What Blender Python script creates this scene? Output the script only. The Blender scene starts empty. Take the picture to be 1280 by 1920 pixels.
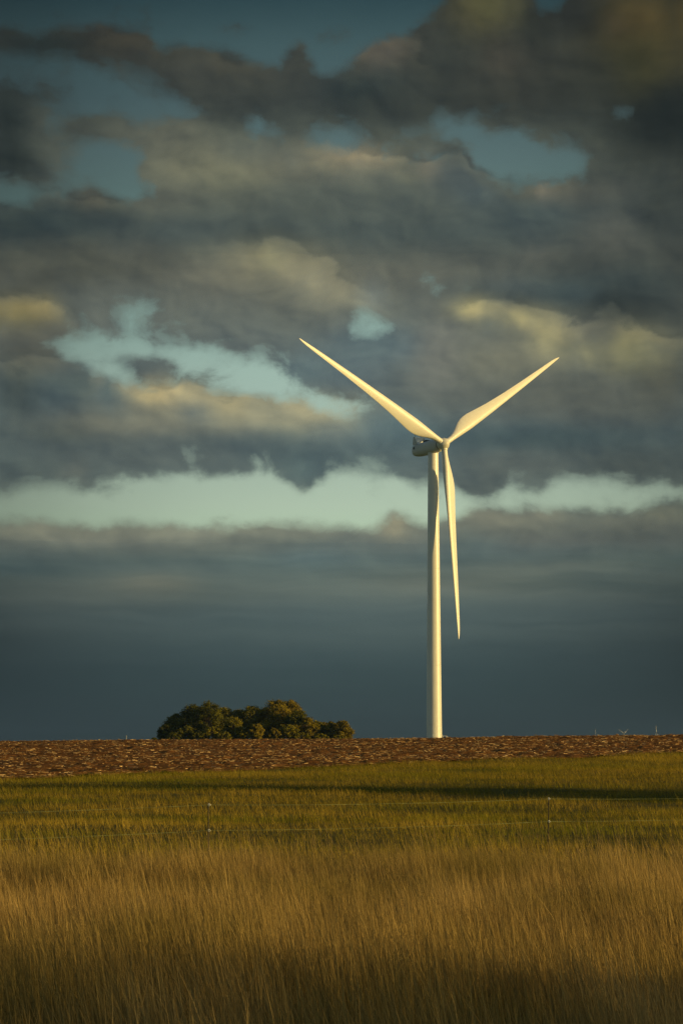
import bpy, math, random
import numpy as np
from mathutils import Vector, Matrix

R = math.radians
scene = bpy.context.scene
col = scene.collection
rng = np.random.default_rng(11)
random.seed(5)

EYE = 1.7          # camera height above the meadow
FPX = 4533.0       # focal length measured in photo pixels (1920 tall)
E0 = 1420.0        # photo row of the eye level

# ------------------------------------------------------------------ helpers
def tag(o, label=None, cat=None, group=None, kind=None):
    if label: o['label'] = label
    if cat: o['category'] = cat
    if group: o['group'] = group
    if kind: o['kind'] = kind
    return o

def empty(name, loc, rz=0.0):
    o = bpy.data.objects.new(name, None)
    o.location = loc
    o.rotation_euler = (0, 0, rz)
    o.empty_display_size = 0.5
    col.objects.link(o)
    return o

def link(name, me, mat=None, parent=None):
    o = bpy.data.objects.new(name, me)
    col.objects.link(o)
    if mat is not None and len(me.materials) == 0:
        me.materials.append(mat)
    if parent is not None:
        o.parent = parent
    return o

def np_mesh(name, verts, faces, k, smooth=False):
    """verts (n,3), faces (m,k) integer arrays"""
    me = bpy.data.meshes.new(name)
    n, m = len(verts), len(faces)
    me.vertices.add(n)
    me.vertices.foreach_set('co', np.ascontiguousarray(verts, dtype=np.float32).ravel())
    me.loops.add(m * k)
    me.loops.foreach_set('vertex_index', np.ascontiguousarray(faces, dtype=np.int32).ravel())
    me.polygons.add(m)
    me.polygons.foreach_set('loop_start', np.arange(0, m * k, k, dtype=np.int32))
    me.polygons.foreach_set('loop_total', np.full(m, k, dtype=np.int32))
    if smooth:
        me.polygons.foreach_set('use_smooth', np.ones(m, dtype=bool))
    me.update(calc_edges=True)
    return me

def add_attr(me, name, vals):
    a = me.attributes.new(name, 'FLOAT', 'POINT')
    a.data.foreach_set('value', np.ascontiguousarray(vals, dtype=np.float32))

class MB:
    """collects simple shapes and builds ONE mesh"""
    def __init__(self): self.v = []; self.f = []
    def add(self, vs, fs):
        b = len(self.v); self.v += [tuple(p) for p in vs]; self.f += [tuple(i + b for i in f) for f in fs]
    def box(self, c, s, M=None):
        hx, hy, hz = s[0] / 2, s[1] / 2, s[2] / 2
        vs = [Vector((x * hx, y * hy, z * hz)) for x in (-1, 1) for y in (-1, 1) for z in (-1, 1)]
        if M is not None: vs = [M @ v for v in vs]
        vs = [v + Vector(c) for v in vs]
        self.add(vs, [(0, 1, 3, 2), (4, 6, 7, 5), (0, 4, 5, 1), (2, 3, 7, 6), (0, 2, 6, 4), (1, 5, 7, 3)])
    def tube(self, pts, rad, n=8, cap=True):
        pts = [Vector(p) for p in pts]
        rings = []
        for i, p in enumerate(pts):
            t = (pts[min(i + 1, len(pts) - 1)] - pts[max(i - 1, 0)]).normalized()
            a = t.orthogonal() if i == 0 else (self._a - t * self._a.dot(t))
            a.normalize(); self._a = a
            b = t.cross(a)
            r = rad[i] if hasattr(rad, '__len__') else rad
            rings.append([p + (a * math.cos(2 * math.pi * k / n) + b * math.sin(2 * math.pi * k / n)) * r for k in range(n)])
        self.loft(rings, cap)
    def loft(self, rings, cap=True):
        n = len(rings[0]); vs = [p for r in rings for p in r]; fs = []
        for i in range(len(rings) - 1):
            for k in range(n):
                k2 = (k + 1) % n
                fs.append((i * n + k, i * n + k2, (i + 1) * n + k2, (i + 1) * n + k))
        if cap:
            fs.append(tuple(range(n - 1, -1, -1)))
            fs.append(tuple((len(rings) - 1) * n + k for k in range(n)))
        self.add(vs, fs)
    def mesh(self, name, smooth=True, sharp=35):
        me = bpy.data.meshes.new(name)
        me.from_pydata(self.v, [], self.f)
        me.update()
        if smooth:
            me.polygons.foreach_set('use_smooth', [True] * len(me.polygons))
            if sharp and hasattr(me, 'set_sharp_from_angle'):
                me.set_sharp_from_angle(angle=R(sharp))
        return me
    def build(self, name, mat, parent=None, smooth=True, sharp=35):
        return link(name, self.mesh(name, smooth, sharp), mat, parent)

def copy_tree(o, parent=None):
    c = o.copy(); col.objects.link(c)
    if parent is not None: c.parent = parent
    for ch in list(o.children): copy_tree(ch, c)
    return c

# value noise
def vnoise(x, y, seed=0):
    xi = np.floor(x).astype(np.int64); yi = np.floor(y).astype(np.int64)
    fx = x - xi; fy = y - yi
    fx = fx * fx * (3 - 2 * fx); fy = fy * fy * (3 - 2 * fy)
    def h(a, b):
        n = (a * 374761393 + b * 668265263 + seed * 1442695041) & 0xffffffff
        n = ((n ^ (n >> 13)) * 1274126177) & 0xffffffff
        return ((n ^ (n >> 16)) & 0xffff) / 65535.0
    return ((h(xi, yi) * (1 - fx) + h(xi + 1, yi) * fx) * (1 - fy)
            + (h(xi, yi + 1) * (1 - fx) + h(xi + 1, yi + 1) * fx) * fy)
def fbm(x, y, seed=0, oct=4):
    s = 0; a = 0.5; t = 0
    for i in range(oct):
        s = s + a * vnoise(x * 2 ** i, y * 2 ** i, seed + i * 17); t += a; a *= 0.5
    return s / t

# ------------------------------------------------------------------ terrain
S1, S2 = 0.0246, 0.0040
def sstep(a, b, x):
    t = np.clip((x - a) / (b - a), 0, 1); return t * t * (3 - 2 * t)
_yy = np.arange(-400, 40000, 1.0)
_sl = S1 * sstep(26, 50, _yy) * (1 - sstep(136, 172, _yy)) + S2 * sstep(136, 172, _yy) * (1 - 0.12 * sstep(2000, 4000, _yy))
_zz = np.cumsum(_sl); _zz -= np.interp(20, _yy, _zz)
def H(x, y):
    x = np.asarray(x, float); y = np.asarray(y, float)
    z = np.interp(y, _yy, _zz)
    z = z + 0.0092 * np.clip(x, -60, 60) * sstep(40, 150, y)
    near = 1 - sstep(300, 420, y)
    z = z + near * (0.22 * (fbm(x / 15 + 50, y / 6 + 50, 3, 3) - 0.5) * sstep(30, 45, y) + 0.05 * (fbm(x / 2.2, y / 1.8, 9, 2) - 0.5))
    # far rise that carries the grove
    z = z + 2.1 * np.exp(-((x + 40) / 46) ** 4) * np.exp(-((y - 745) / 70) ** 2)
    return z
def h1(x, y): return float(H(np.array([x]), np.array([y]))[0])
def YB(x):  # meadow / ploughed field boundary
    x = np.asarray(x, float)
    return np.clip(91.0 + 1.16 * x + 1.5 * (fbm(x / 5 + 9, x * 0 + 3, 4, 3) - 0.5), 56, 138)

def grid(name, xs, ys, zf):
    X, Y = np.meshgrid(xs, ys); Z = zf(X, Y)
    nx, ny = len(xs), len(ys)
    v = np.stack([X, Y, Z], -1).reshape(-1, 3)
    i = np.arange(nx * ny).reshape(ny, nx)
    f = np.stack([i[:-1, :-1], i[:-1, 1:], i[1:, 1:], i[1:, :-1]], -1).reshape(-1, 4)
    return np_mesh(name, v, f, 4, True)

# ------------------------------------------------------------------ materials
def mat_new(name):
    m = bpy.data.materials.new(name); m.use_nodes = True
    nt = m.node_tree; nt.nodes.clear()
    out = nt.nodes.new('ShaderNodeOutputMaterial')
    return m, nt, out
def N(nt, t, **kw):
    n = nt.nodes.new(t)
    for k, v in kw.items():
        if k.startswith('i_'):
            key = k[2:]
            n.inputs[int(key) if key.isdigit() else key].default_value = v
        else: setattr(n, k, v)
    return n
def ramp(nt, stops, interp='LINEAR'):
    r = nt.nodes.new('ShaderNodeValToRGB'); cr = r.color_ramp; cr.interpolation = interp
    while len(cr.elements) < len(stops): cr.elements.new(0.5)
    for e, (p, c) in zip(cr.elements, stops):
        e.position = p; e.color = c if len(c) == 4 else (*c, 1)
    return r
def simple(name, c, rough=0.5, spec=0.5, var=0.1, scale=3.0, metal=0.0):
    m, nt, out = mat_new(name)
    tc = N(nt, 'ShaderNodeTexCoord'); no = N(nt, 'ShaderNodeTexNoise', i_Scale=scale, i_Detail=5.0)
    nt.links.new(tc.outputs['Object'], no.inputs['Vector'])
    r = ramp(nt, [(0.3, tuple(x * (1 - var) for x in c)), (0.7, tuple(min(1, x * (1 + var)) for x in c))])
    nt.links.new(no.outputs['Fac'], r.inputs['Fac'])
    b = N(nt, 'ShaderNodeBsdfPrincipled', i_Roughness=rough, i_Metallic=metal)
    b.inputs['Specular IOR Level'].default_value = spec
    nt.links.new(r.outputs['Color'], b.inputs['Base Color'])
    nt.links.new(b.outputs['BSDF'], out.inputs['Surface'])
    return m

M_PAINT = simple('turbine_paint', (0.80, 0.80, 0.77), 0.32, 0.5, 0.02, 0.25)
M_BLADE = simple('blade_gelcoat', (0.82, 0.82, 0.78), 0.38, 0.45, 0.015, 0.2)
M_NAC = simple('nacelle_shell', (0.60, 0.62, 0.60), 0.42, 0.4, 0.05, 0.5)
M_SPIN = simple('spinner_shell', (0.68, 0.69, 0.64), 0.4, 0.4, 0.03, 0.5)
M_DARK = simple('dark_metal', (0.05, 0.055, 0.055), 0.5, 0.4, 0.2)
M_GALV = simple('galvanised_steel', (0.72, 0.72, 0.70), 0.4, 0.5, 0.1)
M_POST = simple('fence_post_steel', (0.035, 0.028, 0.022), 0.6, 0.3, 0.3, 30)
M_INS = simple('white_insulator', (0.55, 0.55, 0.48), 0.4, 0.5, 0.04)
M_WIRE = simple('fence_wire_braid', (0.19, 0.23, 0.12), 0.6, 0.2, 0.6, 3)
M_BARK = simple('bark', (0.16, 0.12, 0.075), 0.9, 0.1, 0.35, 2)

def leafy(name, dark, light, patch=None, patch_scale=(0.05, 0.05, 0.05), transl=0.35, pr=(0.4, 0.6)):
    """leaf / grass: colour varies by a per-blade random number and by broad growth patches"""
    m, nt, out = mat_new(name)
    at = N(nt, 'ShaderNodeAttribute', attribute_name='rnd')
    r = ramp(nt, [(0.0, dark), (1.0, light)])
    nt.links.new(at.outputs['Fac'], r.inputs['Fac'])
    c = r.outputs['Color']
    if patch:
        g = N(nt, 'ShaderNodeNewGeometry'); mp = N(nt, 'ShaderNodeMapping'); mp.inputs['Scale'].default_value = patch_scale
        no = N(nt, 'ShaderNodeTexNoise', i_Scale=1.0, i_Detail=4.0, i_Roughness=0.55)
        nt.links.new(g.outputs['Position'], mp.inputs['Vector']); nt.links.new(mp.outputs['Vector'], no.inputs['Vector'])
        pf = N(nt, 'ShaderNodeMapRange'); pf.inputs['From Min'].default_value = pr[0]; pf.inputs['From Max'].default_value = pr[1]
        nt.links.new(no.outputs['Fac'], pf.inputs['Value'])
        mx = N(nt, 'ShaderNodeMix', data_type='RGBA', blend_type='MULTIPLY')
        mx.inputs['B'].default_value = (*patch, 1)
        nt.links.new(pf.outputs['Result'], mx.inputs['Factor']); nt.links.new(c, mx.inputs['A'])
        c = mx.outputs['Result']
    d = N(nt, 'ShaderNodeBsdfDiffuse'); t = N(nt, 'ShaderNodeBsdfTranslucent')
    ms = N(nt, 'ShaderNodeMixShader', i_Fac=transl)
    nt.links.new(c, d.inputs['Color']); nt.links.new(c, t.inputs['Color'])
    nt.links.new(d.outputs[0], ms.inputs[1]); nt.links.new(t.outputs[0], ms.inputs[2])
    nt.links.new(ms.outputs[0], out.inputs['Surface'])
    return m

def soil(name, stops, scale, bump=0.3, stretch=(1, 1, 1), rough=0.95):
    m, nt, out = mat_new(name)
    g = N(nt, 'ShaderNodeNewGeometry'); mp = N(nt, 'ShaderNodeMapping'); mp.inputs['Scale'].default_value = stretch
    nt.links.new(g.outputs['Position'], mp.inputs['Vector'])
    no = N(nt, 'ShaderNodeTexNoise', i_Scale=scale, i_Detail=7.0, i_Roughness=0.65)
    nt.links.new(mp.outputs['Vector'], no.inputs['Vector'])
    r = ramp(nt, stops); nt.links.new(no.outputs['Fac'], r.inputs['Fac'])
    b = N(nt, 'ShaderNodeBsdfPrincipled', i_Roughness=rough); b.inputs['Specular IOR Level'].default_value = 0.1
    nt.links.new(r.outputs['Color'], b.inputs['Base Color'])
    bp = N(nt, 'ShaderNodeBump', i_Strength=bump, i_Distance=0.1)
    nt.links.new(no.outputs['Fac'], bp.inputs['Height']); nt.links.new(bp.outputs['Normal'], b.inputs['Normal'])
    nt.links.new(b.outputs[0], out.inputs['Surface'])
    return m

M_GROUND = soil('far_pasture', [(0.3, (0.10, 0.13, 0.03)), (0.7, (0.17, 0.18, 0.05))], 0.05, 0.2)
M_MEADOW = soil('meadow_earth', [(0.3, (0.05, 0.045, 0.012)), (0.5, (0.085, 0.08, 0.018)), (0.7, (0.12, 0.105, 0.025))], 1.5, 0.5, (0.5, 1, 1))
M_FIELD = soil('ploughed_soil', [(0.25, (0.055, 0.022, 0.005)), (0.5, (0.165, 0.070, 0.015)), (0.72, (0.36, 0.165, 0.042))], 2.4, 0.6)
M_TALL = leafy('dry_tall_grass', (0.255, 0.175, 0.056), (0.69, 0.50, 0.205), (0.55, 0.60, 0.5), (0.45, 0.22, 0.4))
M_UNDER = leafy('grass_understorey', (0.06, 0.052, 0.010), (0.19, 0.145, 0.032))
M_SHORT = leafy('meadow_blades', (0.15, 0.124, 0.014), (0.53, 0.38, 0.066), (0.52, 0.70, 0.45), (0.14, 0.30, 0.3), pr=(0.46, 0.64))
M_STRAW = leafy('straw', (0.30, 0.17, 0.058), (0.92, 0.66, 0.34), transl=0.1)
M_LEAF = {
    'dark': leafy('leaves_dark', (0.055, 0.063, 0.009), (0.20, 0.19, 0.024), transl=0.2),
    'olive': leafy('leaves_olive', (0.10, 0.10, 0.011), (0.33, 0.285, 0.03), transl=0.25),
    'yellow': leafy('leaves_yellow', (0.13, 0.115, 0.010), (0.38, 0.295, 0.032), transl=0.3),
    'russet': leafy('leaves_russet', (0.12, 0.098, 0.012), (0.34, 0.265, 0.03), transl=0.3),
}

# ------------------------------------------------------------------ the ground
def patch_dip(X, Y):   # the big sheet runs a little lower under the two detailed sheets
    inside = (1 - sstep(52, 58, np.abs(X))) * sstep(-42, -34, Y) * (1 - sstep(186, 196, Y))
    return 0.5 * inside
xs = np.unique(np.concatenate([-np.geomspace(60, 16000, 34)[::-1], np.arange(-60, 61, 3.0), np.geomspace(60, 16000, 34)]))
ys = np.unique(np.concatenate([-np.geomspace(40, 1500, 12)[::-1], np.arange(-40, 240, 4.0), np.arange(240, 900, 8.0), np.geomspace(900, 26000, 60)]))
g = link('ground', grid('ground', xs, ys, lambda X, Y: H(X, Y) - patch_dip(X, Y)), M_GROUND)
tag(g, kind='structure')

def strip(name, xs, vs, y0f, y1f, zf):
    """sheet whose rows run between two boundary lines"""
    X, V = np.meshgrid(xs, vs)
    Y = y0f(X) * (1 - V) + y1f(X) * V
    nx, ny = len(xs), len(vs)
    v = np.stack([X, Y, zf(X, Y)], -1).reshape(-1, 3)
    i = np.arange(nx * ny).reshape(ny, nx)
    f = np.stack([i[:-1, :-1], i[:-1, 1:], i[1:, 1:], i[1:, :-1]], -1).reshape(-1, 4)
    return np_mesh(name, v, f, 4, True)

def zfield(X, Y):
    c = fbm(X / 0.55, Y / 0.55, 21, 3); c2 = vnoise(X / 0.22, Y / 0.22, 33)
    return H(X, Y) + 0.20 * (c - 0.5) + 0.07 * (c2 - 0.5) + 0.03
m_o = link('meadow', strip('meadow', np.arange(-60, 60.1, 0.5), np.linspace(0, 1, 330), lambda X: X * 0 - 35.0, YB, H), M_MEADOW)
tag(m_o, kind='structure')
fx = np.concatenate([np.arange(-60, -30, 1.0), np.arange(-30, 34, 0.14), np.arange(34, 60.1, 1.0)])
f_o = link('ploughed_field', strip('ploughed_field', fx, np.linspace(0, 1, 560), YB, lambda X: X * 0 + 190.0, zfield), M_FIELD)
tag(f_o, kind='structure')

# ------------------------------------------------------------------ grass (uncountable)
def frustum_pts(n, d0, d1, margin, power=1.0):
    """random ground points in the wedge the camera looks along, with side margin"""
    out = []
    w1 = 0.1412 * d1 + margin
    while sum(len(o) for o in out) < n:
        y = d0 + (d1 - d0) * rng.random(n * 2) ** power
        x = (rng.random(n * 2) * 2 - 1) * w1
        k = np.abs(x) < 0.1412 * y + margin
        out.append(np.stack([x[k], y[k]], -1))
    return np.concatenate(out)[:n]

def ribbons(name, P, height, width, lean, az, bend, levels, mat, rnd, tipw=0.15, midw=None):
    n = len(P); t = np.linspace(0, 1, levels)
    z0 = H(P[:, 0], P[:, 1])
    face = rng.random(n) * math.pi
    verts = np.zeros((n, levels, 2, 3), np.float32)
    for j, tj in enumerate(t):
        off = height * (lean * tj + bend * tj * tj)
        cx = P[:, 0] + off * np.cos(az); cy = P[:, 1] + off * np.sin(az)
        cz = z0 - 0.02 + height * tj * np.sqrt(np.clip(1 - (lean + bend * tj) ** 2 * 0.5, 0.2, 1))
        w = width * 0.5 * ((1 - tj) + tipw * tj if midw is None else midw[j])
        for s, sg in ((0, -1), (1, 1)):
            verts[:, j, s, 0] = cx + sg * w * np.cos(face)
            verts[:, j, s, 1] = cy + sg * w * np.sin(face)
            verts[:, j, s, 2] = cz
    base = (np.arange(n) * levels * 2)[:, None]
    fs = []
    for j in range(levels - 1):
        a = base + 2 * j
        fs.append(np.concatenate([a, a + 1, a + 3, a + 2], 1))
    faces = np.stack(fs, 1).reshape(-1, 4)
    me = np_mesh(name, verts.reshape(-1, 3), faces, 4, True)
    add_attr(me, 'rnd', np.repeat(rnd, levels * 2))
    return link(name, me, mat)

TALL_END = 29.0
def clump(x, y): return fbm(x / 0.5 + 7, y / 0.5 + 3, 5, 3)
# tall dry stems: lean to the left, thicker seed heads near the tip
n = 350000
P = frustum_pts(n, 6.0, TALL_END, 5.2, 0.75)
edge = TALL_END - 1.0 + 2.2 * (fbm(P[:, 0] / 1.6, P[:, 1] * 0 + 1, 8, 3) - 0.5) * 2
P = P[(P[:, 1] < edge)]; n = len(P)
cl = clump(P[:, 0], P[:, 1])
patchy = fbm(P[:, 0] / 2.6 + 30, P[:, 1] / 2.6, 41, 3)
hgt = (0.42 + 0.26 * rng.random(n) + 0.34 * (cl - 0.5) + 0.42 * (patchy - 0.5)) * np.where(rng.random(n) < 0.06, 1.28, 1.0)
az = math.pi + rng.normal(0, 0.9, n)
o = ribbons('tall_grass', P, hgt, rng.uniform(0.0015, 0.0032, n), np.abs(rng.normal(0.10, 0.10, n)), az, np.abs(rng.normal(0.10, 0.10, n)), 5,
            M_TALL, np.clip(rng.beta(2, 2, n) * 0.8 + 0.5 * (cl - 0.4), 0, 1), midw=[0.8, 0.75, 0.7, 1.5, 0.25])
tag(o, 'dry tan tall grass leaning left across the foreground', 'grass', kind='stuff')
# the stand thins out towards the fence
n = 34000
P = frustum_pts(n * 2, TALL_END - 2.5, TALL_END + 15, 5.2, 1.0)
P = P[rng.random(len(P)) < np.exp(-(P[:, 1] - TALL_END + 2.5) / 5.0)]; n = len(P)
cl = clump(P[:, 0] + 40, P[:, 1])
o = ribbons('thin_grass_fringe', P, 0.30 + 0.24 * rng.random(n) + 0.4 * (cl - .5), rng.uniform(0.002, 0.004, n), np.abs(rng.normal(0.12, 0.10, n)), math.pi + rng.normal(0, .9, n),
            np.abs(rng.normal(0.12, 0.1, n)), 5, M_TALL, np.clip(rng.beta(2, 2, n) * .9, 0, 1), midw=[0.8, 0.75, 0.7, 1.4, 0.25])
tag(o, 'thin fringe of dry stems where the tall grass gives way to the meadow', 'grass', kind='stuff')
# a few broken and bent stalks lying across the stand
nb = 260
Pb = frustum_pts(nb, 7.0, TALL_END - 1, 2.0, 0.9)
o = ribbons('bent_straw', Pb, rng.uniform(0.5, 0.85, nb), rng.uniform(0.003, 0.0048, nb), rng.uniform(0.15, 0.5, nb), rng.random(nb) * 6.28, rng.uniform(0.5, 0.95, nb), 6, M_TALL, rng.uniform(0.6, 1, nb))
tag(o, 'pale broken stalks bent over among the foreground grass', 'straw', kind='stuff')
# leafy understorey
n = 180000
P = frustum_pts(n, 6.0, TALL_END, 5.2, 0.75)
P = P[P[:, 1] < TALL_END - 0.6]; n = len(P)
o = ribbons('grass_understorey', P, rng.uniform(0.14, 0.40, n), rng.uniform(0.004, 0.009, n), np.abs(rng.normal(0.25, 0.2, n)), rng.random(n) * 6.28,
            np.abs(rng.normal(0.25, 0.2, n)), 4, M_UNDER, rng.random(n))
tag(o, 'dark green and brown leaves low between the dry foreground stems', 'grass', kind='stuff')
# meadow
n = 500000
P = frustum_pts(n, TALL_END - 3, 122.0, 6.0, 0.8)
P = P[P[:, 1] < YB(P[:, 0]) + 0.3 * rng.normal(0, 1, n)]; n = len(P)
pt = fbm(P[:, 0] / 2.4, P[:, 1] / 2.0, 61, 3)
hgt = (0.08 + 0.10 * rng.random(n) + 0.20 * (pt - 0.45)) * np.where(rng.random(n) < 0.04, 1.8, 1.0)
hgt = np.clip(hgt, 0.05, 0.6)
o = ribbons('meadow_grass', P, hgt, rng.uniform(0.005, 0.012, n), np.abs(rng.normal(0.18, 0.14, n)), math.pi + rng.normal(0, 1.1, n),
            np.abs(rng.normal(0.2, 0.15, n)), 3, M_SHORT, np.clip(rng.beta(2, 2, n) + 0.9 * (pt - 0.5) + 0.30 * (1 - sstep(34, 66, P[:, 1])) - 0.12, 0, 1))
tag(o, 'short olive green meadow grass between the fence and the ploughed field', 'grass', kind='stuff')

# straw litter on the ploughed field
n = 42000
x = rng.uniform(-30, 36, n * 2); y = rng.uniform(74, 172, n * 2)
k = (y > YB(x) + 0.1) & (rng.random(n * 2) < 0.25 + 1.2 * np.clip(fbm(x / 3, y / 3, 77, 3) - 0.3, 0, 1))
x, y = x[k][:n], y[k][:n]; n = len(x)
L = 0.05 + 0.25 * rng.random(n) ** 2.6; w = 0.012 + 0.036 * rng.random(n) ** 2
a = rng.normal(0, 0.5, n); tl = rng.normal(0, 0.16, n)
z = zfield(x, y) + 0.015
dx = np.stack([np.cos(a) * np.cos(tl), np.sin(a) * np.cos(tl), np.sin(tl)], -1) * L[:, None] * 0.5
up = np.stack([rng.normal(0, 0.5, n), -np.abs(rng.normal(0.5, 0.4, n)), np.ones(n)], -1)
sd = np.cross(dx, up); sd /= np.linalg.norm(sd, axis=1)[:, None]; sd *= (w * 0.5)[:, None]
th = np.cross(sd, dx); th /= np.linalg.norm(th, axis=1)[:, None]; th *= (w * 0.35)[:, None]
c = np.stack([x, y, z], -1)
V = np.stack([c - dx - sd, c - dx + sd, c - dx + th, c + dx - sd, c + dx + sd, c + dx + th], 1).reshape(-1, 3)
b = (np.arange(n) * 6)[:, None]
Fq = np.concatenate([np.concatenate([b + i for i in q], 1) for q in ((0, 3, 5, 2), (2, 5, 4, 1), (0, 1, 4, 3))], 0)
me = np_mesh('straw_litter', V, Fq, 4)
add_attr(me, 'rnd', np.repeat(rng.random(n) ** 1.3, 6))
o = link('straw_litter', me, M_STRAW)
tag(o, 'pale straw and stubble pieces strewn over the ploughed brown field', 'straw', kind='stuff')

# ------------------------------------------------------------------ electric fence
fence = empty('electric_fence', (-2.125, 39.0, h1(-2.125, 39.0)))
tag(fence, 'thin two wire electric fence on slim dark posts with white insulators crossing the meadow', 'fence')
fb = Vector(fence.location)
posts = [(-8.3, 34.2, -0.02), (-2.125, 39.0, 0.0), (3.69, 43.5, 0.0), (9.6, 48.2, -0.06)]
zt = [0.86, 0.943, 0.962, 0.97]; zl = [0.46, 0.535, 0.56, 0.57]
for i, (px, py, _) in enumerate(posts):
    gz = h1(px, py); top = zt[i] + 0.03
    m = MB(); lean = 0.012 * (-1) ** i
    m.tube([(px - lean, py, gz - 0.15), (px, py, gz + 0.4), (px + lean * 0.5, py, top)], [0.0095, 0.0095, 0.009], 6)
    m.v = [tuple(Vector(v) - fb) for v in m.v]
    po = m.build('post', M_POST, fence)
    for zz in (zt[i], zl[i]):
        q = MB()
        q.tube([(px + 0.006, py - 0.012, zz - 0.022), (px + 0.006, py - 0.012, zz - 0.012), (px + 0.006, py - 0.012, zz + 0.014), (px + 0.006, py - 0.012, zz + 0.024)], [0.008, 0.016, 0.016, 0.008], 8)
        q.tube([(px + 0.006, py - 0.012, zz), (px + 0.034, py - 0.030, zz)], 0.009, 6)
        q.v = [tuple(Vector(v) - fb) for v in q.v]
        q.build('insulator', M_INS, po)
for zs, sag in ((zt, 0.035), (zl, 0.03)):
    pts = []
    for i in range(3):
        a = Vector((posts[i][0], posts[i][1] - 0.03, zs[i])); b_ = Vector((posts[i + 1][0], posts[i + 1][1] - 0.03, zs[i + 1]))
        for t in range(16):
            f = t / 16; p = a.lerp(b_, f); p.z -= sag * 4 * f * (1 - f); pts.append(p - fb)
    pts.append(b_ - fb)
    m = MB(); m.tube(pts, 0.0017, 5)
    m.build('wire', M_WIRE, fence)

# ------------------------------------------------------------------ wind turbine
PSI, TILT, A0 = R(37.43), R(3.74), R(-2.63)
TX, TY = 25.05, 657.0
TB = h1(TX, TY)
HUB = Vector((27.81, 652.95, 86.58))
BL = 53.3

def blade_mesh():
    st = [0.022, 0.045, 0.065, 0.085, 0.105, 0.13, 0.155, 0.18, 0.205, 0.235, 0.27, 0.32, 0.38, 0.45, 0.53, 0.61, 0.69, 0.77, 0.84, 0.90, 0.945, 0.975, 0.99, 1.0]
    chord = lambda s: np.interp(s, [0, .05, .07, .10, .13, .165, .20, .235, .28, .36, .5, .65, .8, .9, .955, .985, 1], [1.56, 1.56, 1.68, 2.25, 3.0, 3.75, 4.1, 4.05, 3.75, 3.15, 2.40, 1.85, 1.35, 1.0, .72, .42, .12])
    lead = lambda s: np.interp(s, [0, .06, .2, .35, .5, .7, .9, 1], [.78, .79, 1.10, 1.0, .82, .58, .30, .06])
    thick = lambda s: np.interp(s, [0, .06, .10, .15, .2, .3, .5, .8, 1], [1.0, .98, .80, .56, .43, .33, .25, .19, .16])
    twist = lambda s: R(np.interp(s, [0, .1, .2, .35, .5, .7, 1], [13, 13, 11, 7, 4, 1.5, -0.5]) + 1.0)
    n = 28; rings = []
    for s in st:
        c, le, t, tw = chord(s), lead(s), thick(s), twist(s)
        w = float(sstep(0.05, 0.19, s)); ring = []
        for k in range(n):
            th_ = 2 * math.pi * k / n
            xc = 0.5 - 0.5 * math.cos(th_); sg = 1 if math.sin(th_) >= 0 else -1
            circ = abs(math.sin(th_)) * 0.5
            naca = 5 * 1.0 * (0.2969 * math.sqrt(max(xc, 0)) - 0.126 * xc - 0.3516 * xc ** 2 + 0.2843 * xc ** 3 - 0.1015 * xc ** 4)
            yt = sg * t * c * ((1 - w) * circ + w * naca * (1.0 if sg > 0 else 0.8))
            yt += w * 0.03 * c * 4 * xc * (1 - xc) * -1
            q = xc * c - le                      # from pitch axis to the trailing edge
            X = -q * math.cos(tw) + yt * math.sin(tw)
            Y = q * math.sin(tw) + yt * math.cos(tw)
            ring.append(Vector((X, Y + 0.45 * s * s - 1.0 * s * (1 - s), s * BL)))
        rings.append(ring)
    m = MB(); m.loft(rings)
    return m.mesh('blade', True, 60)

def sphere_of_rev(prof, n=32):   # profile (y, r) about local Y
    m = MB(); rings = []
    for y, r in prof:
        rings.append([Vector((r * math.cos(2 * math.pi * k / n), y, r * math.sin(2 * math.pi * k / n))) for k in range(n)])
    m.loft(rings); return m

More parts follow.
